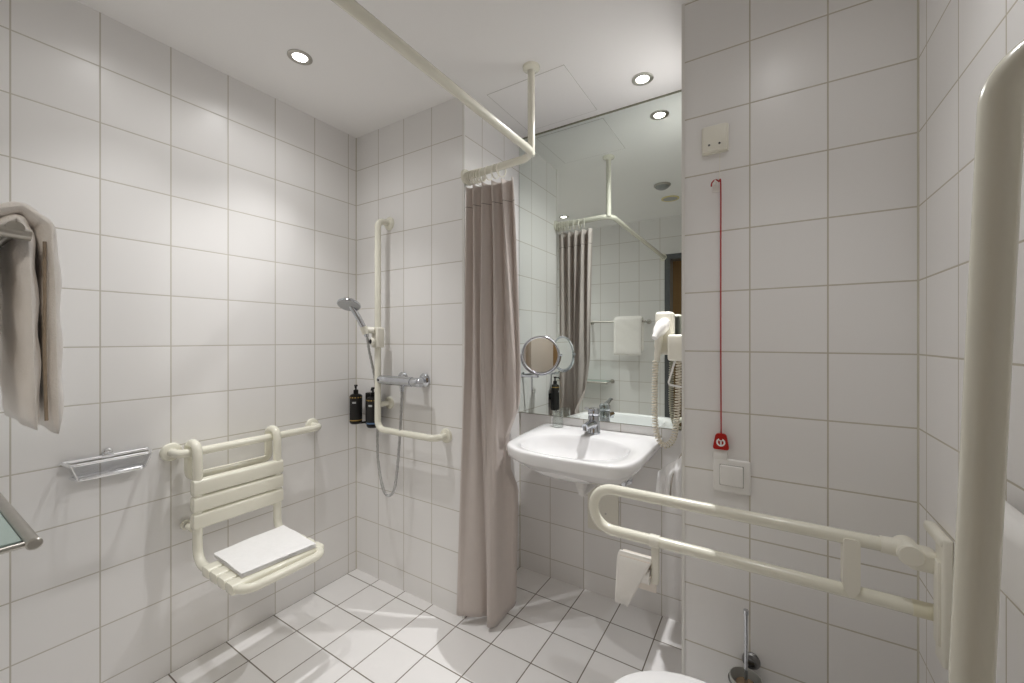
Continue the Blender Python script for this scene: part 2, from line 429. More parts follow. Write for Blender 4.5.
for j in range(NV+1):
    v = j/NV; z = CT + (CB-CT)*v; row = []
    w = v**.8
    for i in range(NU+1):
        u = i/NU
        if w < .5: P = top[i].lerp(mid[i], w*2); 
        else: P = mid[i].lerp(bot[i], w*2-1)
        i0, i1 = max(i-1, 0), min(i+1, NU)
        def tang(A): return (A[i1]-A[i0]).normalized()
        T = (tang(top)*(1-w) + tang(bot)*w).normalized(); Nn = Vector((T.y, -T.x, 0))
        # folds: many tight pleats at the top, melting into a few deep ones
        tight = math.sin(2*PI*(5*u + .15)) + .30*math.sin(2*PI*(10*u+.3))
        ph = 2.15*u + .33 - .06*v + .05*math.sin(5*u)
        deep = math.sin(2*PI*ph)
        deep = math.copysign(abs(deep)**.75, deep)
        fine = .9*(1-.75*v)*math.sin(2*PI*(4.6*u + .12*v + .3))
        k = min(1, v*1.1)**.8
        amp = (.020*(1-k) + .030*k)*(1-.62*max(0, v-.35)/.65)
        off = amp*(tight*(1-k) + (deep*.85+fine*.5)*k)
        swing = .014*math.cos(2*PI*ph)*k
        edge = min(1, min(u, 1-u)*14)
        q = P + Nn*(off*edge) + T*swing*edge
        dz = 0
        if v < .03: dz = -.010*(.5-.5*math.cos(2*PI*(5*u+.15)))*(1-v/.03)
        if v > .97: dz = .012*math.sin(2*PI*ph*.5)*(v-.97)/.03
        if .60 < z < 1.10 and q.y > -.08:      # hangs clear of the basin rim
            lim = .970 + (.22-q.y)*.13 + max(0, z-.88)*.45 + max(0, .70-z)*.5
            if q.x > lim: q.x = lim
        q.x = max(q.x, XN+.012) if q.y > -.012 else q.x
        if q.x < XN+.012: q.y = min(q.y, -.014)
        row.append(bm.verts.new((q.x, q.y, z+dz)))
    G.append(row)
for a, b in zip(G, G[1:]):
    for i in range(NU): bm.faces.new((a[i], a[i+1], b[i+1], b[i]))
cur = thing('shower_curtain', 'taupe fabric shower curtain gathered in folds, hanging beside the sink', 'curtain', (.9, 0, .03))
co = obj('fabric', bm, 'curtain', cur, ang=180)
md = co.modifiers.new('thickness', 'SOLIDIFY'); md.thickness = .0016; md.offset = 0
# header seam: a thin stitched band a few centimetres below the top edge
bm = new(); js = 3; va = G  # geometry of the freed mesh is gone; rebuild the line analytically
def curtain_point(i, v):
    w = v**.8
    P = top[i].lerp(mid[i], w*2); i0, i1 = max(i-1, 0), min(i+1, NU); u = i/NU
    T = ((top[i1]-top[i0]).normalized()*(1-w) + (bot[i1]-bot[i0]).normalized()*w).normalized(); Nn = Vector((T.y, -T.x, 0))
    k = min(1, v*1.1)**.8
    tight = math.sin(2*PI*(5*u + .15)) + .30*math.sin(2*PI*(10*u+.3)); ph = 2.15*u + .33 - .06*v + .05*math.sin(5*u)
    deep = math.sin(2*PI*ph); deep = math.copysign(abs(deep)**.75, deep); fine = .9*(1-.75*v)*math.sin(2*PI*(4.6*u + .12*v + .3))
    off = (.020*(1-k)+.030*k)*(tight*(1-k) + (deep*.85+fine*.5)*k); edge = min(1, min(u, 1-u)*14)
    q = P + Nn*(off*edge + 0) + T*(.014*math.cos(2*PI*ph)*k)*edge
    return Vector((q.x, q.y, CT + (CB-CT)*v)), Nn
pts = [curtain_point(i, .05) for i in range(0, NU+1, 2)]
tube(bm, [p for p, n in pts], .0017, 5); obj('header_seam', bm, 'curtain_hem', co)
# rings on the rod
def ring_at(x, tilt, first=None):
    bm = new(); pts = []
    for k in range(24):
        a = 2*PI*k/24; pts.append(Vector((x + .006*math.sin(a)*tilt, .012 + .0245*math.sin(a), RZ-.020 + .031*math.cos(a))))
    tube(bm, pts, .0028, 8, closed=True)
    o = obj('curtain_ring', bm, 'cream_matt'); return o
rx = [.818, .829, .840, .851, .862, .874, .886, .900, .935, .972, 1.005]
r0 = ring_at(rx[0], 1)
tag(r0, 'cream plastic curtain ring among the bunched rings on the rod above the taupe curtain', 'curtain ring', 'curtain rings on the rod')
base = r0.location.copy()
for k, x in enumerate(rx[1:]):
    c = r0.copy(); C.objects.link(c); c.location = base + Vector((x-rx[0], 0, .0)); c.rotation_euler = (0, 0, random.uniform(-.25, .25)); WORLD[c.name] = c.location

# ------------------------------------------------------------------ grab bar with shower seat (left wall)
def flange_bm(c, axis, r=.036, n=32):
    bm = new(); lathe(bm, [(r, 0), (r, .004), (r-.004, .010), (r-.012, .013), (.016, .014)], c, axis, n=n); return bm
HB = .881; HX = .082
t = thing('grab_bar', 'cream horizontal grab bar on the left wall carrying the folding shower seat', 'grab bar', (0, -.56, HB))
bm = new(); tube(bm, fillet([(.004, -.852, HB), (HX, -.852, HB), (HX, -.268, HB), (.004, -.268, HB)], .045, 8), .0165, 20); obj('bar', bm, 'cream', t)
obj('wall_flange', flange_bm((0, -.852, HB), (1, 0, 0)), 'cream', t); obj('wall_flange', flange_bm((0, -.268, HB), (1, 0, 0)), 'cream', t)

s = thing('shower_bench', 'cream slatted shower seat hooked over the grab bar on the left wall', 'shower seat', (.2, -.66, .45))
SL, SR, SX, SZ = -.806, -.503, .118, .455
for y in (SL, SR):
    bm = new()
    hook = [(.040, y, .80), (.040, y, HB+.008), (.051, y, HB+.027), (.080, y, HB+.034), (.108, y, HB+.024), (SX, y, HB-.012), (SX, y, SZ+.07), (SX+.02, y, SZ+.02), (SX+.06, y, SZ)]
    p = smooth_path(hook[:6], 5) + fillet([(SX, y, HB-.03), (SX, y, SZ), (.30, y, SZ)], .06, 10)
    tube(bm, p, .0165, 18)
    obj('side_tube', bm, 'cream', s)
# rear stabiliser tube behind the backrest
bm = new(); tube(bm, fillet([(.040, SL, .815), (.040, SL, .775), (.040, SR, .775), (.040, SR, .815)], .03, 8), .015, 16); obj('rear_tube', bm, 'cream', s)
bm = new(); tube(bm, fillet([(.08, SL, .575), (.032, SL, .575)], .01, 2), .013, 14); lathe(bm, [(.013, .02), (.019, .016), (.020, .004), (.017, 0)], (.004, SL, .575), (1, 0, 0)); obj('wall_buffer', bm, 'cream', s)
bm = new(); tube(bm, [(.08, SR, .575), (.032, SR, .575)], .013, 14); lathe(bm, [(.013, .02), (.019, .016), (.020, .004), (.017, 0)], (.004, SR, .575), (1, 0, 0)); obj('wall_buffer', bm, 'cream', s)
# front loop of the seat
bm = new(); tube(bm, fillet([(.28, SL, SZ), (.482, SL, SZ), (.482, SR, SZ), (.28, SR, SZ)], .05, 8), .0165, 18); obj('seat_frame', bm, 'cream', s)
# backrest slats wrap the two uprights
for k in range(3):
    zc = .748 - k*.0655
    bm = new(); prof = rrect(0, 0, .040, .0630, .012, 5)
    # section in x-z swept along y
    loft(bm, [[(SX + (a if a > 0 else a*1.0), y, zc+b) for a, b in [(p[0]*sc, p[1]*sc) for p in prof]] for y, sc in ((SL-.0185, .80), (SL-.017, .94), (SL-.011, 1), (SR+.011, 1), (SR+.017, .94), (SR+.0185, .80))])
    obj('back_slat', bm, 'cream', s)
# seat slats
for k in range(4):
    xc = .232 + k*.0625
    bm = new(); prof = rrect(0, 0, .0605, .038, .013, 5)
    loft(bm, [[(xc+a, y, SZ+b) for a, b in [(p[0]*sc, p[1]*sc) for p in prof]] for y, sc in ((SL-.0185, .80), (SL-.017, .94), (SL-.011, 1), (SR+.011, 1), (SR+.017, .94), (SR+.0185, .80))])
    obj('seat_slat', bm, 'cream', s)
# folded towel on the seat: three soft layers
def soft_slab(x0, x1, y0, y1, z0, z1, n=14, seed=0, r=.012, warp=.004):
    bm = new(); box(bm, (x0, y0, z0), (x1, y1, z1), min(r, (z1-z0)*.48), 4)
    bmesh.ops.subdivide_edges(bm, edges=[e for e in bm.edges if e.calc_length() > .03], cuts=n, use_grid_fill=True)
    for v in bm.verts:
        v.co.z += warp*math.sin(v.co.x*23+seed)*math.cos(v.co.y*19+seed*2)*((v.co.z-z0)/(z1-z0))
    return bm
def layered(bm, corners, z0, th, layers, seed=0):
    """stack of soft folded layers on a quadrilateral footprint (corners in order)"""
    c = [Vector((*p, 0)) for p in corners]; nu, nv = 28, 18
    for l in range(layers):
        za = z0 + l*th; zb = za + th*.97; ins = .002*l
        top_, bot_ = [], []
        for j in range(nv+1):
            rt, rb = [], []
            for i in range(nu+1):
                u, v = i/nu, j/nv
                p = (c[0]*(1-u)+c[1]*u)*(1-v) + (c[3]*(1-u)+c[2]*u)*v
                e = min(u, 1-u)*nu/2.2; f = min(v, 1-v)*nv/1.8
                k = math.sqrt(max(0, 1-max(0, 1-min(e, f))**2))
                h = .0022*math.sin(p.x*31+l+seed)*math.sin(p.y*27+seed)
                m_ = (za+zb)/2
                rt.append(bm.verts.new((p.x, p.y, m_ + (zb-m_)*k + h))); rb.append(bm.verts.new((p.x, p.y, m_ - (m_-za)*k + h*.5)))
            top_.append(rt); bot_.append(rb)
        for j in range(nv):
            for i in range(nu):
                bm.faces.new((top_[j][i], top_[j][i+1], top_[j+1][i+1], top_[j+1][i])); bm.faces.new((bot_[j][i+1], bot_[j][i], bot_[j+1][i], bot_[j+1][i+1]))
    bmesh.ops.remove_doubles(bm, verts=bm.verts[:], dist=.0004)
    return bm
bm = layered(new(), [(.175, -.775), (.425, -.785), (.448, -.520), (.165, -.500)], SZ+.0195, .0068, 3)
tag(obj('folded_towel', bm, 'cloth', ang=60), 'white folded towel lying on the cream shower seat', 'towel')

# ------------------------------------------------------------------ soap basket on the left wall
t = thing('soap_basket', 'clear acrylic soap basket with chrome wire rails on the left wall', 'soap basket', (0, -1.03, .85))
ya, yb, dz = -1.146, -.922, .912
bm = new(); tube(bm, fillet([(.006, ya, dz), (.078, ya+.010, dz), (.078, yb-.010, dz), (.006, yb, dz)], .02, 6), .0052, 10); tube(bm, [(.006, ya, dz), (.006, yb, dz)], .0052, 10); obj('top_rail', bm, 'bright_chrome', t)
bm = new(); tube(bm, fillet([(.008, ya+.02, .858), (.068, ya+.028, .858), (.068, yb-.028, .858), (.008, yb-.02, .858), (.008, ya+.02, .858)], .012, 5), .0042, 8)
for y0_, y1_ in ((ya+.010, ya+.028), (yb-.010, yb-.028)): tube(bm, [(.078, y0_, dz), (.068, y1_, .858)], .003, 8)
obj('lower_rail', bm, 'bright_chrome', t)
bm = new()
def quadloop(x0, x1, a, b, z): return [(x0, a, z), (x1, a, z), (x1, b, z), (x0, b, z)]
loft(bm, [quadloop(.010, .072, ya+.010, yb-.010, .906), quadloop(.012, .062, ya+.024, yb-.024, .862), quadloop(.015, .059, ya+.027, yb-.027, .865), quadloop(.013, .069, ya+.013, yb-.013, .906)], False, False)
v = [bm.verts.new(p) for p in quadloop(.012, .062, ya+.024, yb-.024, .862)]; bm.faces.new(v); v = [bm.verts.new(p) for p in quadloop(.015, .059, ya+.027, yb-.027, .865)]; bm.faces.new(v)
bmesh.ops.remove_doubles(bm, verts=bm.verts[:], dist=.0002)
# last-to-first ring closes the lip
obj('tray', bm, 'acrylic', t, smooth=False)
bm = new(); lathe(bm, [(.014, 0), (.014, .004), (.011, .006), (0, .006)], (0, -1.034, .925), (1, 0, 0)); box(bm, (.001, -1.05, .906), (.010, -1.018, .92), .002, 2); obj('wall_bracket', bm, 'bright_chrome', t)

# ------------------------------------------------------------------ shower fittings
GX, GY = .283, -.078
t = thing('grab_bar', 'cream L-shaped grab bar on the shower wall with long vertical pipe', 'grab bar', (GX, 0, .86))
bm = new(); tube(bm, fillet([(GX, -.004, 1.957), (GX, GY, 1.957), (GX, GY, .858), (.690, GY, .858), (.690, -.004, .858)], .045, 8), .0165, 20); obj('bar', bm, 'cream', t)
obj('wall_flange', flange_bm((GX, 0, 1.957), (0, -1, 0)), 'cream', t); obj('wall_flange', flange_bm((.690, 0, .858), (0, -1, 0)), 'cream', t)
bm = new(); tube(bm, [(GX, GY, .985), (GX, -.004, .985)], .0145, 16); lathe(bm, [(.034, 0), (.034, .004), (.028, .010), (.0145, .012)], (GX, 0, .985), (0, -1, 0)); obj('middle_stay', bm, 'cream', t)
h = thing('shower_holder', 'cream sliding holder clamped on the vertical grab bar, holding the hand shower', 'shower holder', (GX, GY, 1.33))
bm = new(); box(bm, (GX-.024, GY-.024, 1.285), (GX+.026, GY+.024, 1.392), .008, 3); tube(bm, [(GX+.005, GY-.022, 1.376), (.252, GY-.050, 1.379)], .017, 16); obj('clamp', bm, 'cream_matt', h)
bm = new(); tube(bm, [(.253, GY-.068, 1.396), (.259, GY-.055, 1.358)], .0185, 20); obj('cradle', bm, 'cream_matt', h)
bm = new(); lathe(bm, [(.0205, 0), (.0205, .010), (.017, .013), (0, .013)], (GX+.000, GY-.030, 1.318), (-.25, -1, 0)); lk = obj('lock_knob', bm, 'cream_matt', h)
bm = new(); lathe(bm, [(.0115, 0), (.0115, .003), (0, .003)], (GX-.0033, GY-.0425, 1.318), (-.25, -1, 0)); obj('lock_button', bm, 'black', lk)
# hand shower: disc head on a tapered handle
t = thing('hand_shower', 'chrome hand shower with round head leaning out of the cream holder', 'shower head', (.23, -.14, 1.37))
HC = Vector((.234, -.215, 1.502)); hn = Vector((.24, -.38, -.89)).normalized(); cr = Vector((.258, GY-.060, 1.375))
bm = new()
pth = smooth_path([cr + Vector((.005, .008, -.034)), cr, cr.lerp(HC, .5)+Vector((.004, .006, .0)), HC - hn*.012 + (cr-HC).normalized()*.035, HC - hn*.014], 6)
nn = len(pth); tube(bm, pth, [.0115 + .003*math.sin(PI*i/(nn-1)) for i in range(nn)], 16); obj('handle', bm, 'chrome', t)
bm = new(); lathe(bm, [(.0, -.024), (.026, -.023), (.046, -.016), (.056, -.006), (.057, 0), (.054, .003)], HC, hn, n=40); hd = obj('head', bm, 'chrome', t)
bm = new(); lathe(bm, [(.0545, .002), (.052, .005), (.0, .006)], HC, hn, n=40); obj('spray_face', bm, 'grey_nozzle', hd)
# thermostat mixer
t = thing('shower_mixer', 'chrome thermostatic shower mixer on the shower wall right of the vertical grab bar', 'shower mixer', (.43, 0, 1.11))
mz = 1.118; my = -.072
bm = new(); lathe(bm, [(0, 0), (.020, 0), (.0225, .003), (.0225, .052), (.021, .055), (.0245, .057), (.0245, .235), (.021, .237), (.0225, .240), (.0225, .292), (.020, .296), (0, .296)], (.292, my, mz), (1, 0, 0), n=32); obj('body', bm, 'chrome', t)
for x in (.390, .545):
    bm = new(); lathe(bm, [(.035, .001), (.035, .006), (.027, .016), (.016, .020), (.016, .06)], (x, 0, mz+.004), (0, -1, 0), n=36); obj('escutcheon', bm, 'chrome', t)
bm = new(); lathe(bm, [(.006, 0), (.006, .0015), (0, .0015)], (.306, my-.0225, mz), (0, -1, 0), n=20); obj('index_dot', bm, 'black', t)
bm = new(); tube(bm, [(.458, my, mz-.018), (.458, my, mz-.052)], [.0115, .0095], 16); obj('hose_outlet', bm, 'chrome', t)
# hose
bm = new()
hp = smooth_path([cr + Vector((.005, .008, -.030)), (.257, -.112, 1.27), (.257, -.078, 1.13), (.258, -.060, .99), (.258, -.060, .84), (.285, -.078, .69), (.352, -.10, .56), (.392, -.095, .535), (.425, -.09, .58), (.444, -.085, .72), (.456, -.08, .90), (.458, my, mz-.050)], 16)
nn = len(hp); tube(bm, hp, [.0068 + .0009*math.sin(i*2.2) for i in range(nn)], 12)
tag(obj('shower_hose', bm, plain('ribbed metal hose', (.55, .55, .55), .3, metal=.9, noise=.35, scale=120)), 'grey metal shower hose hanging in a loop below the chrome mixer', 'hose')

# pump bottles
def bottle(name_label, c, face, r=.033, group='black pump bottles in the shower', h=.158, wall=None):
    t = thing('pump_bottle', name_label, 'bottle', c, group); c = Vector(c); f = Vector(face).normalized(); side = f.cross(Vector((0, 0, 1)))
    bm = new(); lathe(bm, [(0, 0), (r-.004, 0), (r, .004), (r, h-.010), (r-.005, h-.002), (.012, h+.004), (.012, h+.010)], c, n=32); bd = obj('body', bm, 'black', t)
    bm = new(); lathe(bm, [(.013, h+.006), (.013, h+.022), (.010, h+.025), (.0045, h+.026), (.0045, h+.042), (.009, h+.043), (.009, h+.052), (0, h+.053)], c, n=20)
    tube(bm, [c+Vector((0, 0, h+.047)), c+f*.030+Vector((0, 0, h+.048)), c+f*.038+Vector((0, 0, h+.040))], .0036, 8); obj('pump', bm, 'black', t)
    def band(za, zb, a0, a1, m_, rr):
        bm = new(); n = 14; A = []
        for k in range(n+1):
            a = a0 + (a1-a0)*k/n; d = f*math.cos(a) + side*math.sin(a)
            A.append([bm.verts.new(c + d*rr + Vector((0, 0, za))), bm.verts.new(c + d*rr + Vector((0, 0, zb)))])
        for a, b in zip(A, A[1:]): bm.faces.new((a[0], b[0], b[1], a[1]))
        return bm
    lb = obj('label', band(.014, h-.020, -1.1, 1.1, 0, r+.0004), 'label_dark', bd)
    bm = band(h-.019, h-.013, -3.14, 3.14, 0, r+.0006); obj('gold_band', bm, 'gold', bd)
    bm = band(h-.048, h-.038, -.1, .5, 0, r+.0008); obj('print', bm, 'pale', lb)
    return t
t1 = bottle('black pump bottle with gold band at the shower corner, left of the pair', (.078, -.060, .866), (.75, -.66, 0))
bm = new(); lathe(bm, [(.0335, .014), (.0337, .019)], (.078, -.060, .866), n=32); obj('lower_band', bm, 'gold', t1)
t2 = bottle('black pump bottle with gold band beside the vertical grab bar, right of the pair', (.215, -.055, .860), (.62, -.78, 0))
bm = new(); lathe(bm, [(.0335, .016), (.0337, .024)], (.215, -.055, .860), n=32); obj('lower_band', bm, 'blue', t2)
t = thing('bottle_holder', 'black wall holder between and behind the two shower pump bottles', 'holder', (.125, 0, .87))
bm = new(); box(bm, (.118, -.030, .855), (.178, -.001, 1.032), .004, 2); obj('back_plate', bm, 'black', t)
for cx, cy, cz, tx in ((.078, -.060, .866, .13), (.215, -.055, .860, .175)):
    bm = new(); lathe(bm, [(.0, -.005), (.026, -.005), (.030, -.001), (.0, -.001)], (cx, cy, cz), n=24)
    tube(bm, [(cx, cy, cz-.003), (tx, -.015, cz+.001)], .006, 8)
    obj('bottle_rest', bm, 'black', t)
t3 = bottle('black pump bottle on the niche side wall behind the curtain, visible in the mirror', (XN+.040, .105, .862), (1, .2, 0), r=.0275, h=.168)
bm = new(); box(bm, (XN+.001, .090, .93), (XN+.014, .120, .97), .002, 2); obj('wall_clip', bm, 'black', t3)

# ------------------------------------------------------------------ wash basin
def ray_poly(poly, c, a):
    d = Vector((math.cos(a), math.sin(a))); best = None
    for i in range(len(poly)):
        p = Vector(poly[i][:2])-c; q = Vector(poly[(i+1) % len(poly)][:2])-c; e = q-p
        den = d.x*e.y - d.y*e.x
        if abs(den) < 1e-9: continue
        t_ = (p.x*e.y - p.y*e.x)/den; s_ = (p.x*d.y - p.y*d.x)/den
        if t_ > 0 and -1e-6 <= s_ <= 1+1e-6 and (best is None or t_ > best): best = t_
    return c + d*best
ZT = .860
outline = fillet([(.968, .510, 0), (.985, .22, 0), (1.012, .02, 0), (1.13, -.052, 0), (1.35, -.058, 0), (1.56, -.050, 0), (1.603, .07, 0), (1.603, .510, 0)], .07, 6, closed=False)
outline = [(p.x, p.y) for p in outline]
bc = Vector((1.294, .158)); NA = 96
angs = [2*PI*k/NA for k in range(NA)]
OUT = [ray_poly(outline, bc, a) for a in angs]
def sup(a, rx, ry, e=2.5):
    c_, s_ = math.cos(a), math.sin(a); k = (abs(c_/rx)**e + abs(s_/ry)**e)**(-1/e)
    return Vector((c_*k, s_*k))
def bl(sx, sy, z, e=2.4): return [(bc.x+p.x, bc.y+p.y, z) for p in (sup(a, sx, sy, e) for a in angs)]
def ol(k, z, cc=Vector((1.30, .44))): 
    out = []
    for p in OUT:
        w = cc + (p-cc)*k
        out.append((w.x, min(w.y, .510), z))
    return out
def ins(d, z):
    out = []
    for p in OUT:
        v_ = (bc-p); l = v_.length; w = p + v_*(d/l)
        if p.y > .505: w.y = .510 if d < .02 else w.y
        out.append((w.x, w.y, z))
    return out
loops = [bl(.03, .03, .728), bl(.11, .08, .731), bl(.175, .125, .741), bl(.213, .155, .765), bl(.228, .169, .800), bl(.237, .178, .840), bl(.241, .182, .853), bl(.247, .188, .8590),
         ins(.012, ZT), ins(.004, ZT-.002), ins(0, ZT-.008), ins(0, ZT-.022), ins(.004, ZT-.045)]
for k, z in ((.95, .800), (.88, .772), (.78, .744), (.66, .722), (.52, .707), (.34, .700), (.15, .698)): loops.append(ol(k, z))
t = thing('washbasin', 'white porcelain washbasin mounted on the wall below the mirror', 'sink', (1.30, .25, .70))
bm = new(); loft(bm, loops); bs = obj('basin', bm, 'porcelain', t, ang=50)
bm = new(); lathe(bm, [(.021, .0005), (.021, .003), (.015, .004), (0, .0035)], (1.294, .158, .728), n=28); obj('drain_ring', bm, 'chrome', bs)
bm = new(); lathe(bm, [(.009, 0), (.009, .002), (.005, .002), (0, .0005)], (1.294, .331, .805), (0, -1, .3), n=20); obj('overflow_ring', bm, 'chrome', bs)
bm = new(); box(bm, (XN+.17, .507, .863), (XE-.17, YS, .868), .001, 1); 
bm.free()
t = thing('sink_trap', 'white plastic drain trap under the washbasin', 'drain pipe', (1.31, .22, .60))
bm = new(); lathe(bm, [(.028, 0), (.028, -.010), (.024, -.012), (.024, -.030), (.018, -.034), (.018, -.045)], (1.315, .20, .692), n=28); obj('waste_cup', bm, 'white_plastic', t)
bm = new(); tube(bm, fillet([(1.315, .20, .665), (1.315, .20, .635), (1.315, .505, .625)], .035, 8), .0165, 16); obj('outlet_pipe', bm, 'white_plastic', t)
bm = new(); lathe(bm, [(.0285, .001), (.030, -.001), (.030, -.006), (.0285, -.007)], (1.315, .20, .6975), n=28); obj('metal_ring', bm, 'dark_metal', t)
t = thing('angle_valve', 'small chrome water valve on the tiles under the right of the washbasin', 'valve', (1.425, .51, .62))
bm = new(); lathe(bm, [(.024, 0), (.024, .004), (.009, .010), (.009, .045), (.014, .046), (.014, .07), (.010, .074), (0, .074)], (1.432, YS, .625), (0, -1, 0), n=24); obj('valve_body', bm, 'chrome', t)
bm = new(); tube(bm, smooth_path([(1.432, .46, .63), (1.432, .46, .66), (1.41, .455, .72), (1.37, .45, .745)], 6), .005, 10); obj('supply_hose', bm, 'dark_metal', t)
t = thing('angle_valve', 'small dark water valve under the left of the washbasin', 'valve', (1.12, .51, .63))
bm = new(); lathe(bm, [(.020, 0), (.020, .004), (.008, .010), (.008, .045), (.012, .046), (.012, .06), (0, .062)], (1.125, YS, .645), (0, -1, 0), n=24); obj('valve_body', bm, 'dark_metal', t)
bm = new(); tube(bm, smooth_path([(1.125, .46, .65), (1.13, .46, .68), (1.16, .455, .73)], 6), .005, 10); obj('supply_hose', bm, 'chrome', t)
t = thing('wall_cover', 'cream rectangular cover plate on the tiles behind the sink trap', 'cover plate', (1.30, YS, .33))
bm = new(); box(bm, (1.222, YS-.012, .335), (1.388, YS, .700), .006, 3); pl_ = obj('plate', bm, 'cream_matt', t)
for z in (.433, .60): 
    bm = new(); lathe(bm, [(.005, 0), (.005, .002), (0, .003)], (1.322, YS-.012, z), (0, -1, 0), n=14); obj('screw', bm, 'steel', pl_)

# tap
t = thing('basin_tap', 'chrome single-lever tap at the back of the washbasin', 'tap', (1.288, .420, ZT))
tx, ty = 1.290, .420
bm = new(); lathe(bm, [(.0, 0), (.030, 0), (.032, .005), (.0295, .010), (.028, .050), (.0285, .075), (.027, .088)], (tx, ty, ZT), n=32)
tube(bm, [(tx, ty-.008, ZT+.048), (tx, ty-.06, ZT+.054), (tx, ty-.12, ZT+.052)], [.024, .019, .0155], 18, ru=None)
tube(bm, [(tx, ty-.110, ZT+.056), (tx, ty-.112, ZT+.034)], .0125, 16); obj('tap_body', bm, 'chrome', t)
bm = new(); lathe(bm, [(.027, .090), (.0295, .096), (.029, .116), (.022, .126), (0, .129)], (tx, ty, ZT), n=32)
tube(bm, smooth_path([(tx, ty-.010, ZT+.118), (tx, ty-.045, ZT+.126), (tx-.0, ty-.100, ZT+.138)], 6), [.016]*6+[.014]*3+[.012]*4, 14, ru=.0065); obj('lever', bm, 'chrome', t)
# drinking glass, upside down on the deck
t = thing('drinking_glass', 'clear drinking glass standing upside down on the left corner of the washbasin', 'glass', (1.06, .452, ZT))
bm = new(); lathe(bm, [(.0290, 0), (.0262, .086), (.024, .088), (0, .088), (0, .080), (.0235, .079), (.0272, .0005), (.0290, 0)], (1.074, .452, ZT+.0006), n=36)
bmesh.ops.remove_doubles(bm, verts=bm.verts[:], dist=.0003)
obj('tumbler', bm, 'glass', t)

# ------------------------------------------------------------------ cosmetic mirror on arm
t = thing('shaving_mirror', 'round chrome cosmetic mirror on a wall arm left of the sink', 'mirror', (.80, .40, 1.13))
MC = Vector((1.017, .362, 1.247)); mn = Vector((.46, -.885, .03)).normalized(); ms = mn.cross(Vector((0, 0, 1))).normalized()
bm = new(); tube(bm, [MC + ms*.096*math.cos(2*PI*k/48) + mn.cross(ms).normalized()*.096*math.sin(2*PI*k/48) for k in range(48)], .0065, 12, closed=True); obj('rim', bm, 'chrome', t)
bm = new(); lathe(bm, [(.0945, .002), (.0, .0005)], MC, mn, n=64); lathe(bm, [(.0945, -.002), (.0, -.0025)], MC, mn, n=64); obj('mirror_disc', bm, 'mirror_round', t)
bm = new()
tube(bm, [MC + ms*math.cos(a)*.106 + Vector((0, 0, 1))*math.sin(a)*.106 for a in [PI + PI*k/24 for k in range(25)]], .0035, 8)
for sgn in (-1, 1): tube(bm, [MC+ms*.098*sgn, MC+ms*.114*sgn], .0055, 10)
obj('yoke', bm, 'chrome', t)
bm = new(); b0 = MC + Vector((-.02, .01, -.106)); b0.z = 1.141
tube(bm, [b0+Vector((0.0, 0, .004)), b0-Vector((0, 0, .005))], .004, 8)
tube(bm, [(XN+.004, .455, 1.122), (b0.x, b0.y, 1.132)], .0062, 12)
tube(bm, [(.952, .385, 1.132), (.952, .385, 1.045)], .0042, 10); obj('arm', bm, 'chrome', t)
bm = new(); lathe(bm, [(.015, .0005), (.015, .006), (.010, .009), (.006, .009)], (XN, .455, 1.122), (1, 0, 0), n=24); obj('wall_plate', bm, 'chrome', t)

# ------------------------------------------------------------------ hair dryer
t = thing('hair_dryer_holder', 'cream wall holder for the hair dryer on the right side of the niche', 'hair dryer holder', (XE, .33, 1.25))
bm = new()
box(bm, (1.602, .345, 1.262), (1.676, .425, 1.452), .014, 4); obj('base_unit', bm, 'cream_matt', t)
bm = new(); box(bm, (1.670, .270, 1.240), (XE-.001, .405, 1.350), .010, 3); obj('wall_arm', bm, 'cream_matt', t)
d = thing('hair_dryer', 'cream hair dryer with white nozzle and coiled cord, resting in its wall holder', 'hair dryer', (1.65, .30, 1.35))
bm = new(); a = Vector((1.648, .335, 1.405)); b = Vector((1.618, .270, 1.335))
pts = [a, a.lerp(b, .25), a.lerp(b, .55), a.lerp(b, .8), b]
tube(bm, pts, [.022, .030, .026, .016, .012], 20); obj('nozzle', bm, 'white_plastic', d)
bm = new(); tube(bm, [a+Vector((.0, .006, .0)), a+Vector((.004, .012, .006))], [.024, .018], 20); obj('rear_grille', bm, 'white_plastic', d)
bm = new(); tube(bm, smooth_path([(1.632, .315, 1.37), (1.622, .322, 1.30), (1.616, .326, 1.235)], 6), [.017]*7+[.014]*4+[.012]*2, 16); obj('handle', bm, 'cream_matt', d)
bm = new()
ctr = smooth_path([(1.612, .318, 1.235), (1.609, .318, 1.10), (1.610, .316, .98), (1.622, .314, .905), (1.652, .312, .872), (1.686, .312, .905), (1.700, .314, .99), (1.706, .318, 1.12), (1.708, .322, 1.25)], 40)
F = frames(ctr); pts = []; nn = len(ctr)
L_ = [0]
for p0, p1 in zip(ctr, ctr[1:]): L_.append(L_[-1]+(p1-p0).length)
steps = 1500; j = 0
for i in range(steps):
    s_ = L_[-1]*i/(steps-1)
    while j < nn-2 and L_[j+1] < s_: j += 1
    f = (s_-L_[j])/(L_[j+1]-L_[j]); c_ = ctr[j].lerp(ctr[j+1], f); u_ = F[j][0].lerp(F[j+1][0], f); v_ = F[j][1].lerp(F[j+1][1], f)
    ph = 2*PI*s_/.0118; pts.append(c_ + (u_*math.cos(ph) + v_*math.sin(ph))*.0105)
tube(bm, pts, .0032, 6); obj('coiled_cord', bm, plain('pale coiled cable', (.78, .73, .62), .45), d)

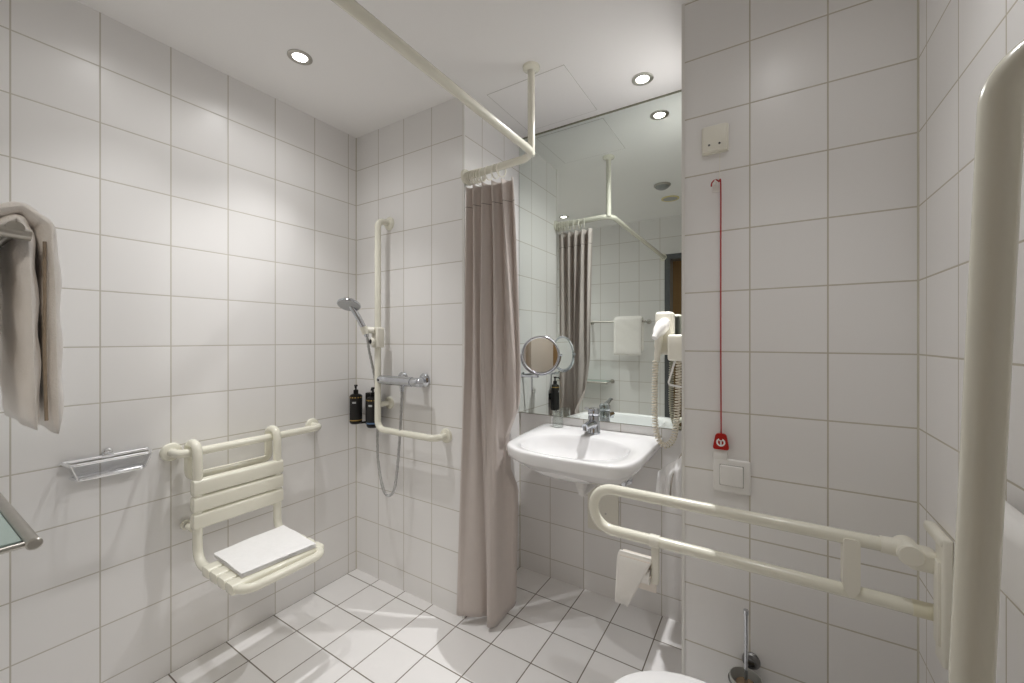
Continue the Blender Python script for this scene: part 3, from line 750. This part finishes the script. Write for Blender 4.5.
# towel and bag hanging right of the sink
t = thing('hanging_towel', 'white towel hanging in folds on the niche side wall right of the sink', 'towel', (1.70, .30, .655))
bm = new(); secs = []; nu, nv = 30, 22
for j in range(nv+1):                      # level loops from the slanted top down
    v = j/nv; lp = []
    for i in range(2*nu):
        front = i < nu; u = (i if front else 2*nu-1-i)/(nu-1)
        e = math.sqrt(max(0, 1-(2*u-1)**4))
        x = 1.748 - (1-u)*(.118 + .012*v)
        ztop = .868 - (1-u)*.105; z = ztop*(1-v) + (.655+.01*u)*v
        half = (.036*min(1, .25 + v*3.2))*e
        y = .285 + (-half if front else half) + (.008*math.sin(2*PI*u*3.6)*min(1, v*3) if front else 0)
        lp.append((x, y, z))
    secs.append(lp)
loft(bm, secs)
obj('cloth', bm, 'cloth', t, ang=60)
bm = new(); lathe(bm, [(.016, 0), (.016, .004), (.006, .006), (.006, .030), (.010, .034), (0, .038)], (XE, .31, .885), (-1, 0, 0), n=20); obj('hook', bm, 'steel', t)
bm = new(); tube(bm, smooth_path([(1.745, .30, .885), (1.728, .285, .86), (1.700, .262, .79), (1.692, .238, .73), (1.688, .236, .665)], 8), .0034, 8); obj('hanging_cord', bm, 'cord_grey', t)

t = thing('towel_ring', 'small white rectangular ring hanging tilted below the hair dryer holder', 'ring', (1.74, .30, 1.12))
bm = new(); tube(bm, fillet([(1.697, .30, 1.245), (1.668, .30, 1.138), (1.738, .30, 1.128), (1.758, .30, 1.235)], .012, 5, closed=True), .0042, 8, closed=True); obj('rim', bm, 'white_plastic', t)

# ------------------------------------------------------------------ partition: alarm cord, switch
YP = -.0017
t = thing('alarm_box', 'beige square pull-cord alarm box high on the tiled partition', 'alarm box', (1.877, YP, 1.995))
bm = new(); box(bm, (1.842, YP-.024, 1.954), (1.914, YP, 2.038), .004, 3); cv_ = obj('cover', bm, 'cream_matt', t)
bm = new(); box(bm, (1.838, YP-.010, 1.950), (1.918, YP, 2.042), .003, 2); obj('back_frame', bm, 'cream_matt', t)
for x in (1.862, 1.893):
    bm = new(); lathe(bm, [(.0035, 0), (.0035, .001), (0, .001)], (x, YP-.024, 1.974), (0, -1, 0), n=12); obj('screw_hole', bm, 'dark_metal', cv_)
t = thing('cord_hook', 'small pale cord hook on the partition below the alarm box', 'hook', (1.884, YP, 1.84))
bm = new(); box(bm, (1.868, YP-.003, 1.822), (1.892, YP, 1.856), .001, 1); tube(bm, smooth_path([(1.880, YP-.003, 1.848), (1.880, YP-.016, 1.846), (1.880, YP-.020, 1.858)], 5), .0025, 8); obj('hook_plate', bm, plain('milky plastic', (.78, .77, .74), .3), t)
p = thing('pull_cord', 'red alarm pull cord hanging from its hook down to a red tag', 'pull cord', (1.896, YP-.015, .97))
bm = new(); tube(bm, smooth_path([(1.868, -.020, 1.838), (1.870, -.020, 1.850), (1.880, -.020, 1.858), (1.891, -.020, 1.850), (1.896, -.018, 1.836), (1.896, -.016, 1.60), (1.896, -.015, 1.30), (1.897, -.014, 1.020)], 8), .0022, 8); obj('cord', bm, 'red_cord', p)
bm = new(); tube(bm, [(1.893, -.014, 1.948), (1.893, -.014, 1.90), (1.891, -.019, 1.850)], .0009, 6); obj('clear_line', bm, 'cream_matt', p)
bm = new(); sh = fillet([(1.881, -.008, 1.020), (1.912, -.008, 1.020), (1.921, -.008, .968), (1.871, -.008, .968)], .008, 5, closed=True); prism(bm, sh, (0, -.010, 0)); tg = obj('tag', bm, 'red', p)
bm = new()
for rr0, rr1, a0, a1 in ((.0085, .0135, 25, 335),):
    pa = []
    for k in range(25):
        a = math.radians(90 + a0 + (a1-a0)*k/24); pa.append((bm.verts.new((1.896+rr0*math.cos(a), -.0186, .992+rr0*math.sin(a))), bm.verts.new((1.896+rr1*math.cos(a), -.0186, .992+rr1*math.sin(a)))))
    for x_, y_ in zip(pa, pa[1:]): bm.faces.new((x_[0], y_[0], y_[1], x_[1]))
box(bm, (1.8945, -.0190, .982), (1.8985, -.0182, .998)); box(bm, (1.8915, -.0190, .996), (1.9015, -.0182, .999)); obj('tag_symbol', bm, 'white_print', tg, smooth=False)
bm = new(); box(bm, (1.872, YP-.012, .935), (1.915, YP, .968), .002, 2); tag(obj('switch_label_plate', bm, 'white_plastic'), 'small white plate between the red tag and the light switch', 'plate')
t = thing('light_switch', 'white rocker light switch on the partition below the red pull-cord tag', 'light switch', (1.927, YP, .886))
bm = new(); box(bm, (1.873, YP-.011, .829), (1.981, YP, .938), .009, 4); obj('frame', bm, 'white_plastic', t)
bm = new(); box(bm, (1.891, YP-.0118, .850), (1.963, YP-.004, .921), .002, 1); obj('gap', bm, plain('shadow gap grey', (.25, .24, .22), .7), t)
bm = new(); box(bm, (1.8935, YP-.018, .8525), (1.9605, YP-.004, .9185), .004, 3, rot=Matrix.Rotation(.05, 3, 'X')); obj('rocker', bm, 'white_plastic', t)

# ------------------------------------------------------------------ folding support rails beside the toilet
def support_rail(label, y, folded, with_paper=False):
    Z0, Z1 = .690, .828                     # lower and upper tube height when down
    t = thing('folding_grab_rail', label, 'grab rail', (XR, y, .76), 'folding grab rails beside the toilet')
    bm = new(); box(bm, (XR-.018, y-.062, .60), (XR, y-.012, .888), .005, 3); box(bm, (XR-.024, y-.060, .866), (XR, y+.050, .890), .008, 3); obj('wall_plate', bm, 'cream_matt', t)
    bm = new(); box(bm, (XR-.023, y-.050, .64), (XR-.014, y-.020, .83), .003, 2); obj('inner_cover', bm, 'cream_matt', t)
    return t
def rail_down(y):
    t = support_rail('cream folding grab rail lowered beside the toilet, carrying the paper holder', y, False)
    Z0, Z1 = .690, .826
    bm = new(); pts = fillet([(XR-.05, y, Z1), (1.518, y, Z1), (1.518, y, Z0), (XR-.015, y, Z0)], .067, 14); tube(bm, pts, .0172, 24); obj('rail', bm, 'cream', t)
    # hinge head
    bm = new(); lathe(bm, [(0, 0), (.022, 0), (.025, .003), (.025, .060), (.022, .063), (0, .063)], (XR-.062, y+.030, Z1-.002), (0, -1, 0), n=28)
    box(bm, (XR-.066, y-.028, Z1-.038), (XR-.012, y+.022, Z1+.012), .012, 4); obj('hinge_head', bm, 'cream_matt', t)
    bm = new(); tube(bm, [(XR-.112, y, Z1), (XR-.07, y, Z1)], [.0195, .0215], 20); obj('collar', bm, 'cream_matt', t)
    bm = new(); tube(bm, [(XR-.055, y, Z0), (XR-.013, y, Z0)], .0185, 20); obj('sleeve', bm, plain('yellower cream sleeve', (.74, .71, .56), .4), t)
    bm = new(); lathe(bm, [(.0195, 0), (.0195, .002), (.016, .002)], (XR-.013, y, Z0), (-1, 0, 0), n=20); obj('dark_socket', bm, 'dark_metal', t)
    # flat stay between the two tubes
    bm = new(); sec = [(2.188, y, Z1+.004), (2.222, y, Z1+.004), (2.222, y, Z0+.014), (2.205, y, Z0-.010), (2.188, y, Z0+.014)]
    prism(bm, [(a, b-.0215, c) for a, b, c in fillet(sec, .008, 3, closed=True)], (0, .043, 0)); es = bm.edges[:]
    bmesh.ops.bevel(bm, geom=[e for e in es if e.is_valid and len(e.link_faces) == 2 and e.calc_face_angle() > 1.2], offset=.008, segments=3, affect='EDGES'); obj('stay', bm, 'cream_matt', t)
    return t
YA, YB = -.178, -.850
ra = rail_down(YA)
def rail_up(y):
    t = support_rail('cream folding grab rail raised upright against the right wall, nearest the camera', y, True)
    ang = .035
    R_ = Matrix.Rotation(ang, 3, 'Y'); piv = Vector((XR-.08, y, .80))
    def W(p): return R_ @ (Vector(p)-piv) + piv
    xo, xi = 2.220-.011, 2.351-.013
    bm = new(); pts = fillet([(xi, y, .83), (xi, y, 1.646), (xo, y, 1.646), (xo, y, .74)], .0655, 16); tube(bm, [W(p) for p in pts], .0172, 28); obj('rail', bm, 'cream', t)
    bm = new(); tube(bm, [(XR-.06, y-.04, .815), (XR-.06, y+.04, .815)], .029, 24); tube(bm, [W((xi, y, .80)), W((xi, y, .9))], .021, 20); obj('hinge_head', bm, 'cream_matt', t)
    bm = new(); box(bm, (xo-.006, y-.016, .842), (xi+.006, y+.016, .880), .008, 3); obj('stay', bm, 'cream_matt', t)
    return t
rail_up(YB)
# paper holder hanging under the lowered rail
t = thing('paper_holder', 'cream toilet paper holder clamped under the lowered grab rail', 'paper holder', (1.70, YA, .55))
bm = new(); lathe(bm, [(.0195, 0), (.0195, .03), (.0172, .03)], (1.707, YA, .690), (1, 0, 0), n=20); box(bm, (1.712, YA-.010, .556), (1.735, YA+.012, .680), .005, 2); obj('arm', bm, 'cream_matt', t)
bm = new(); box(bm, (1.612, YA+.018, .512), (1.722, YA+.028, .623), .004, 2); box(bm, (1.612, YA-.018, .616), (1.714, YA+.028, .625), .004, 2); tube(bm, [(1.612, YA-.002, .573), (1.712, YA-.002, .573)], .006, 10); obj('cover_plate', bm, plain('pinkish cream plastic', (.80, .74, .67), .4), t)
t = thing('toilet_paper', 'white toilet paper roll with a torn sheet hanging from the cream holder', 'toilet paper', (1.66, YA, .46))
bm = new(); lathe(bm, [(.009, 0), (.024, 0), (.024, .095), (.009, .095), (.009, 0)], (1.6135, YA-.002, .574), (1, 0, 0), n=32); obj('roll', bm, 'paper', t)
bm = new(); G3 = []
prof = [(YA+.022, .616), (YA+.010, .628), (YA-.006, .629), (YA-.018, .622), (YA-.024, .608), (YA-.027, .58), (YA-.030, .545), (YA-.032, .515), (YA-.033, .478)]
for j, (y, z) in enumerate(prof):
    row = []
    f = max(0, (.624-z)/.15)
    xr = 1.714 - .068*f
    for i in range(13):
        u = i/12; x = 1.607 - .004*f + (xr-1.607)*u
        row.append(bm.verts.new((x, y + .003*math.sin(u*5+j*.5)*f, z - .006*u*f)))
    G3.append(row)
for a_, b_ in zip(G3, G3[1:]):
    for i in range(12): bm.faces.new((a_[i], a_[i+1], b_[i+1], b_[i]))
o = obj('hanging_sheet', bm, 'paper', t, ang=180); md = o.modifiers.new('thickness', 'SOLIDIFY'); md.thickness = .0015

# ------------------------------------------------------------------ toilet
YT = -.515
t = thing('toilet', 'white wall-hung toilet with closed lid, at the bottom edge by the right wall', 'toilet', (2.05, YT, .05)); LZ = -.015
def toil(sc_x, sc_y, z, x_front=1.668, dx=0):
    out = []; n = 64
    for k in range(n):
        a = 2*PI*k/n; c_, s_ = math.cos(a), math.sin(a)
        if c_ < 0: x = 1.885 + dx + c_*(1.885-x_front)*sc_x; y = s_*.186*sc_y
        else:
            e = 3.2; kx = (abs(c_)**e + abs(s_)**e)**(-1/e)
            x = 1.885 + dx + c_*kx*.235*sc_x; y = s_*kx*.186*sc_y if abs(s_*kx*.186) < .186 else math.copysign(.186, s_)*sc_y
        out.append((x, YT+y, z+LZ))
    return out
bm = new(); loft(bm, [toil(.35, .5, .10, dx=.08), toil(.55, .7, .13, dx=.07), toil(.78, .86, .22, dx=.03), toil(.92, .95, .33), toil(.96, .97, .38), toil(.96, .97, .395)]); box(bm, (2.08, YT-.17, .09), (XR, YT+.17, .395), .02, 3); obj('bowl', bm, 'porcelain', t)
bm = new(); loft(bm, [toil(.985, .985, .398), toil(1, 1, .402), toil(1, 1, .415), toil(.985, .985, .419)]); obj('seat', bm, 'porcelain', t)
bm = new(); loft(bm, [toil(.98, .98, .421), toil(1.005, 1.005, .426), toil(1.005, 1.005, .436), toil(.985, .985, .443), toil(.93, .93, .447), toil(.75, .75, .450), toil(.3, .3, .452)]); obj('lid', bm, 'porcelain', t)
for s_ in (-1, 1):
    bm = new(); lathe(bm, [(.014, 0), (.016, .02), (.014, .045), (0, .048)], (2.135, YT+s_*.075, .395), n=20); obj('hinge', bm, 'chrome', t)
# padded back support on the wall above the toilet
t = thing('back_support', 'white curved back support on the right wall behind the raised grab rail', 'back support', (XR, -.66, .94))
bm = new(); n = 24; loops_ = []
for k in range(n+1):
    u = k/n; y = -.462 - .40*u; e = min(1, min(u, 1-u)*9); sc = math.sqrt(1-(1-e)**2)*.55+.45
    prof = rrect(0, 0, .050, .118, .022, 5)
    loops_.append([(XR-.040-.0*u + a*sc - .012*math.sin(PI*u), y, 1.028 + b*sc*.92) for a, b in prof])
loft(bm, loops_); obj('pad', bm, 'white_plastic', t, ang=60)
bm = new()
bm.free()
for y in (-.56, -.76):
    bm = new(); box(bm, (XR-.032, y-.02, 1.0), (XR, y+.02, 1.05), .004, 2); obj('wall_mount', bm, 'white_plastic', t)
# toilet brush
t = thing('toilet_brush', 'toilet brush with chrome handle in a frosted wall cup on the partition', 'toilet brush', (1.98, YP, .14))
cx, cy = 1.970, -.062
bm = new(); tube(bm, [(cx, cy, .19), (cx, cy, .485)], .0052, 14); lathe(bm, [(.0052, 0), (.0075, .002), (.0075, .014), (0, .016)], (cx-0, cy, .478), n=16); obj('handle', bm, 'chrome', t)
bm = new(); lathe(bm, [(.043, .282), (.046, .281), (.046, .150), (.040, .135), (0, .133), (0, .139), (.038, .141), (.043, .155), (.043, .282)], (cx, cy, 0), n=40)
bmesh.ops.remove_doubles(bm, verts=bm.verts[:], dist=.0003); obj('cup', bm, 'frost', t)
bm = new(); lathe(bm, [(.0, .262), (.028, .262), (.030, .245), (.030, .165), (.022, .15), (0, .148)], (cx, cy, 0), n=24); obj('brush_head', bm, plain('tan bristles', (.50, .36, .24), .9, noise=.3, scale=300), t)
bm = new(); tube(bm, [(cx+.048*math.cos(2*PI*k/36), cy+.0475*math.sin(2*PI*k/36), .268) for k in range(36)], .0022, 8, closed=True); lathe(bm, [(.026, 0), (.026, .004), (.022, .009), (.010, .012), (.010, .018)], (cx+.012, YP, .300), (0, -1, 0), n=28); obj('wall_ring', bm, plain('dull grey metal', (.25, .25, .25), .35, metal=.9), t)

# ------------------------------------------------------------------ rear wall: towel rail, bath towel, glass shelf
TRY, TRZ = -1.372, 1.500
t = thing('towel_rail', 'steel towel rail on the rear wall under the bath towel', 'towel rail', (.75, YR, TRZ))
bm = new(); tube(bm, [(.455, TRY, TRZ), (1.062, TRY, TRZ)], .0095, 16, ru=.0095); obj('rail', bm, 'steel', t)
for x in (.462, 1.052):
    bm = new(); tube(bm, [(x, YR+.002, TRZ), (x, TRY+.016, TRZ-.008)], .0125, 16, ru=.0085); lathe(bm, [(.024, 0), (.024, .005), (.018, .009), (.010, .010)], (x, YR, TRZ), (0, 1, 0), n=28); obj('bracket', bm, 'steel', t)
# thick folded towel draped over the rail: outer fold and inner fold
def drape(bm, x0, x1, ys, zs_top, thick, zback, zfront, yback, yfront, n=18, seed=0):
    """closed sheet section (y-z) swept along x with soft ends"""
    mid = [(yback, zback), (yback, (zback+zs_top)*.5), (yback+.004, zs_top-.035), (yback*.6+yfront*.4, zs_top-.008), ((yback+yfront)/2+.008, zs_top), (yfront*.75+yback*.25, zs_top-.010), (yfront-.004, zs_top-.040), (yfront, (zfront+zs_top)*.5), (yfront+.003, zfront)]
    path = smooth_path([(0, y, z) for y, z in mid], 8); P2 = [(p.y, p.z) for p in path]; m_ = len(P2)
    def section(x, k):
        L1, R1 = [], []
        for i, (y, z) in enumerate(P2):
            a = P2[max(i-1, 0)]; b = P2[min(i+1, m_-1)]; ty_, tz_ = b[0]-a[0], b[1]-a[1]; l = math.hypot(ty_, tz_) or 1
            ny, nz = -tz_/l, ty_/l
            endk = min(1, min(i, m_-1-i)/3.); th = thick*.5*math.sqrt(max(.02, 1-(1-endk)**2))*k
            w = .0016*math.sin(z*60+x*40+seed)
            L1.append((x, y+ny*th+w, z+nz*th)); R1.append((x, y-ny*th+w, z-nz*th))
        return L1 + R1[::-1]
    secs = []
    for j in range(n+1):
        u = j/n; e = min(1, min(u, 1-u)*n/2.5); k = math.sqrt(max(.05, 1-(1-e)**2)); secs.append(section(x0+(x1-x0)*u, k))
    loft(bm, secs)
t = thing('bath_towel', 'thick folded white bath towel draped over the rail on the rear wall', 'towel', (.9, TRY, 1.16))
bm = new(); drape(bm, .765, 1.030, 0, 1.541, .020, 1.212, 1.176, -1.416, -1.326, seed=1); obj('outer_layer', bm, 'bath_cloth', t, ang=180)
bm = new(); drape(bm, .767, 1.026, 0, 1.522, .020, 1.222, 1.186, -1.394, -1.350, seed=3); obj('inner_layer', bm, 'bath_cloth', t, ang=180)
bm = new(); tube(bm, smooth_path([(1.0265, -1.338, 1.49), (1.027, -1.338, 1.40), (1.027, -1.338, 1.30), (1.0265, -1.336, 1.20)], 8), .0022, 6); obj('woven_edge', bm, 'edge_cloth', t)

SZ2 = .899
t = thing('glass_shelf', 'green frosted glass shelf with steel rim on the rear wall below the bath towel', 'shelf', (.4, YR, SZ2))
bm = new(); box(bm, (.095, -1.515, SZ2-.004), (.668, -1.315, SZ2+.004), .0015, 1); obj('glass_plate', bm, 'green_glass', t)
bm = new(); tube(bm, [(.075, -1.303, SZ2), (.700, -1.303, SZ2)], .0115, 18); lathe(bm, [(.0125, 0), (.0125, .004), (.010, .006), (0, .006)], (.700, -1.303, SZ2), (1, 0, 0), n=24); obj('front_rail', bm, 'steel', t)
for x in (.088, .684):
    bm = new(); tube(bm, [(x, YR+.002, SZ2-.004), (x, -1.312, SZ2-.002)], .0065, 12); lathe(bm, [(.022, 0), (.022, .006), (.007, .009)], (x, YR, SZ2-.004), (0, 1, 0), n=24); obj('side_rail', bm, 'steel', t)

# ------------------------------------------------------------------ camera, world, colour
cd = bpy.data.cameras.new('camera'); cam = bpy.data.objects.new('camera', cd); C.objects.link(cam)
cam.location = (2.0201, -1.4898, 1.3329); cam.rotation_euler = (PI/2, 0, .5507)
cd.sensor_width = 36; cd.lens = 401.16*36/1024; cd.shift_x = -6.6858/1024; cd.shift_y = -2.83/1024; cd.clip_start = .01
bpy.context.scene.camera = cam
w = bpy.data.worlds.new('world'); bpy.context.scene.world = w; w.use_nodes = True
w.node_tree.nodes['Background'].inputs[0].default_value = (.8, .85, .9, 1); w.node_tree.nodes['Background'].inputs[1].default_value = .02
vs = bpy.context.scene.view_settings
vs.view_transform = 'Standard'; vs.look = 'None'; vs.gamma = 1; vs.use_curve_mapping = False; vs.exposure = 0
cy_ = bpy.context.scene.cycles
cy_.max_bounces = 12; cy_.diffuse_bounces = 9; cy_.glossy_bounces = 5; cy_.transmission_bounces = 8; cy_.caustics_reflective = False; cy_.caustics_refractive = False
cy_.sample_clamp_indirect = 4
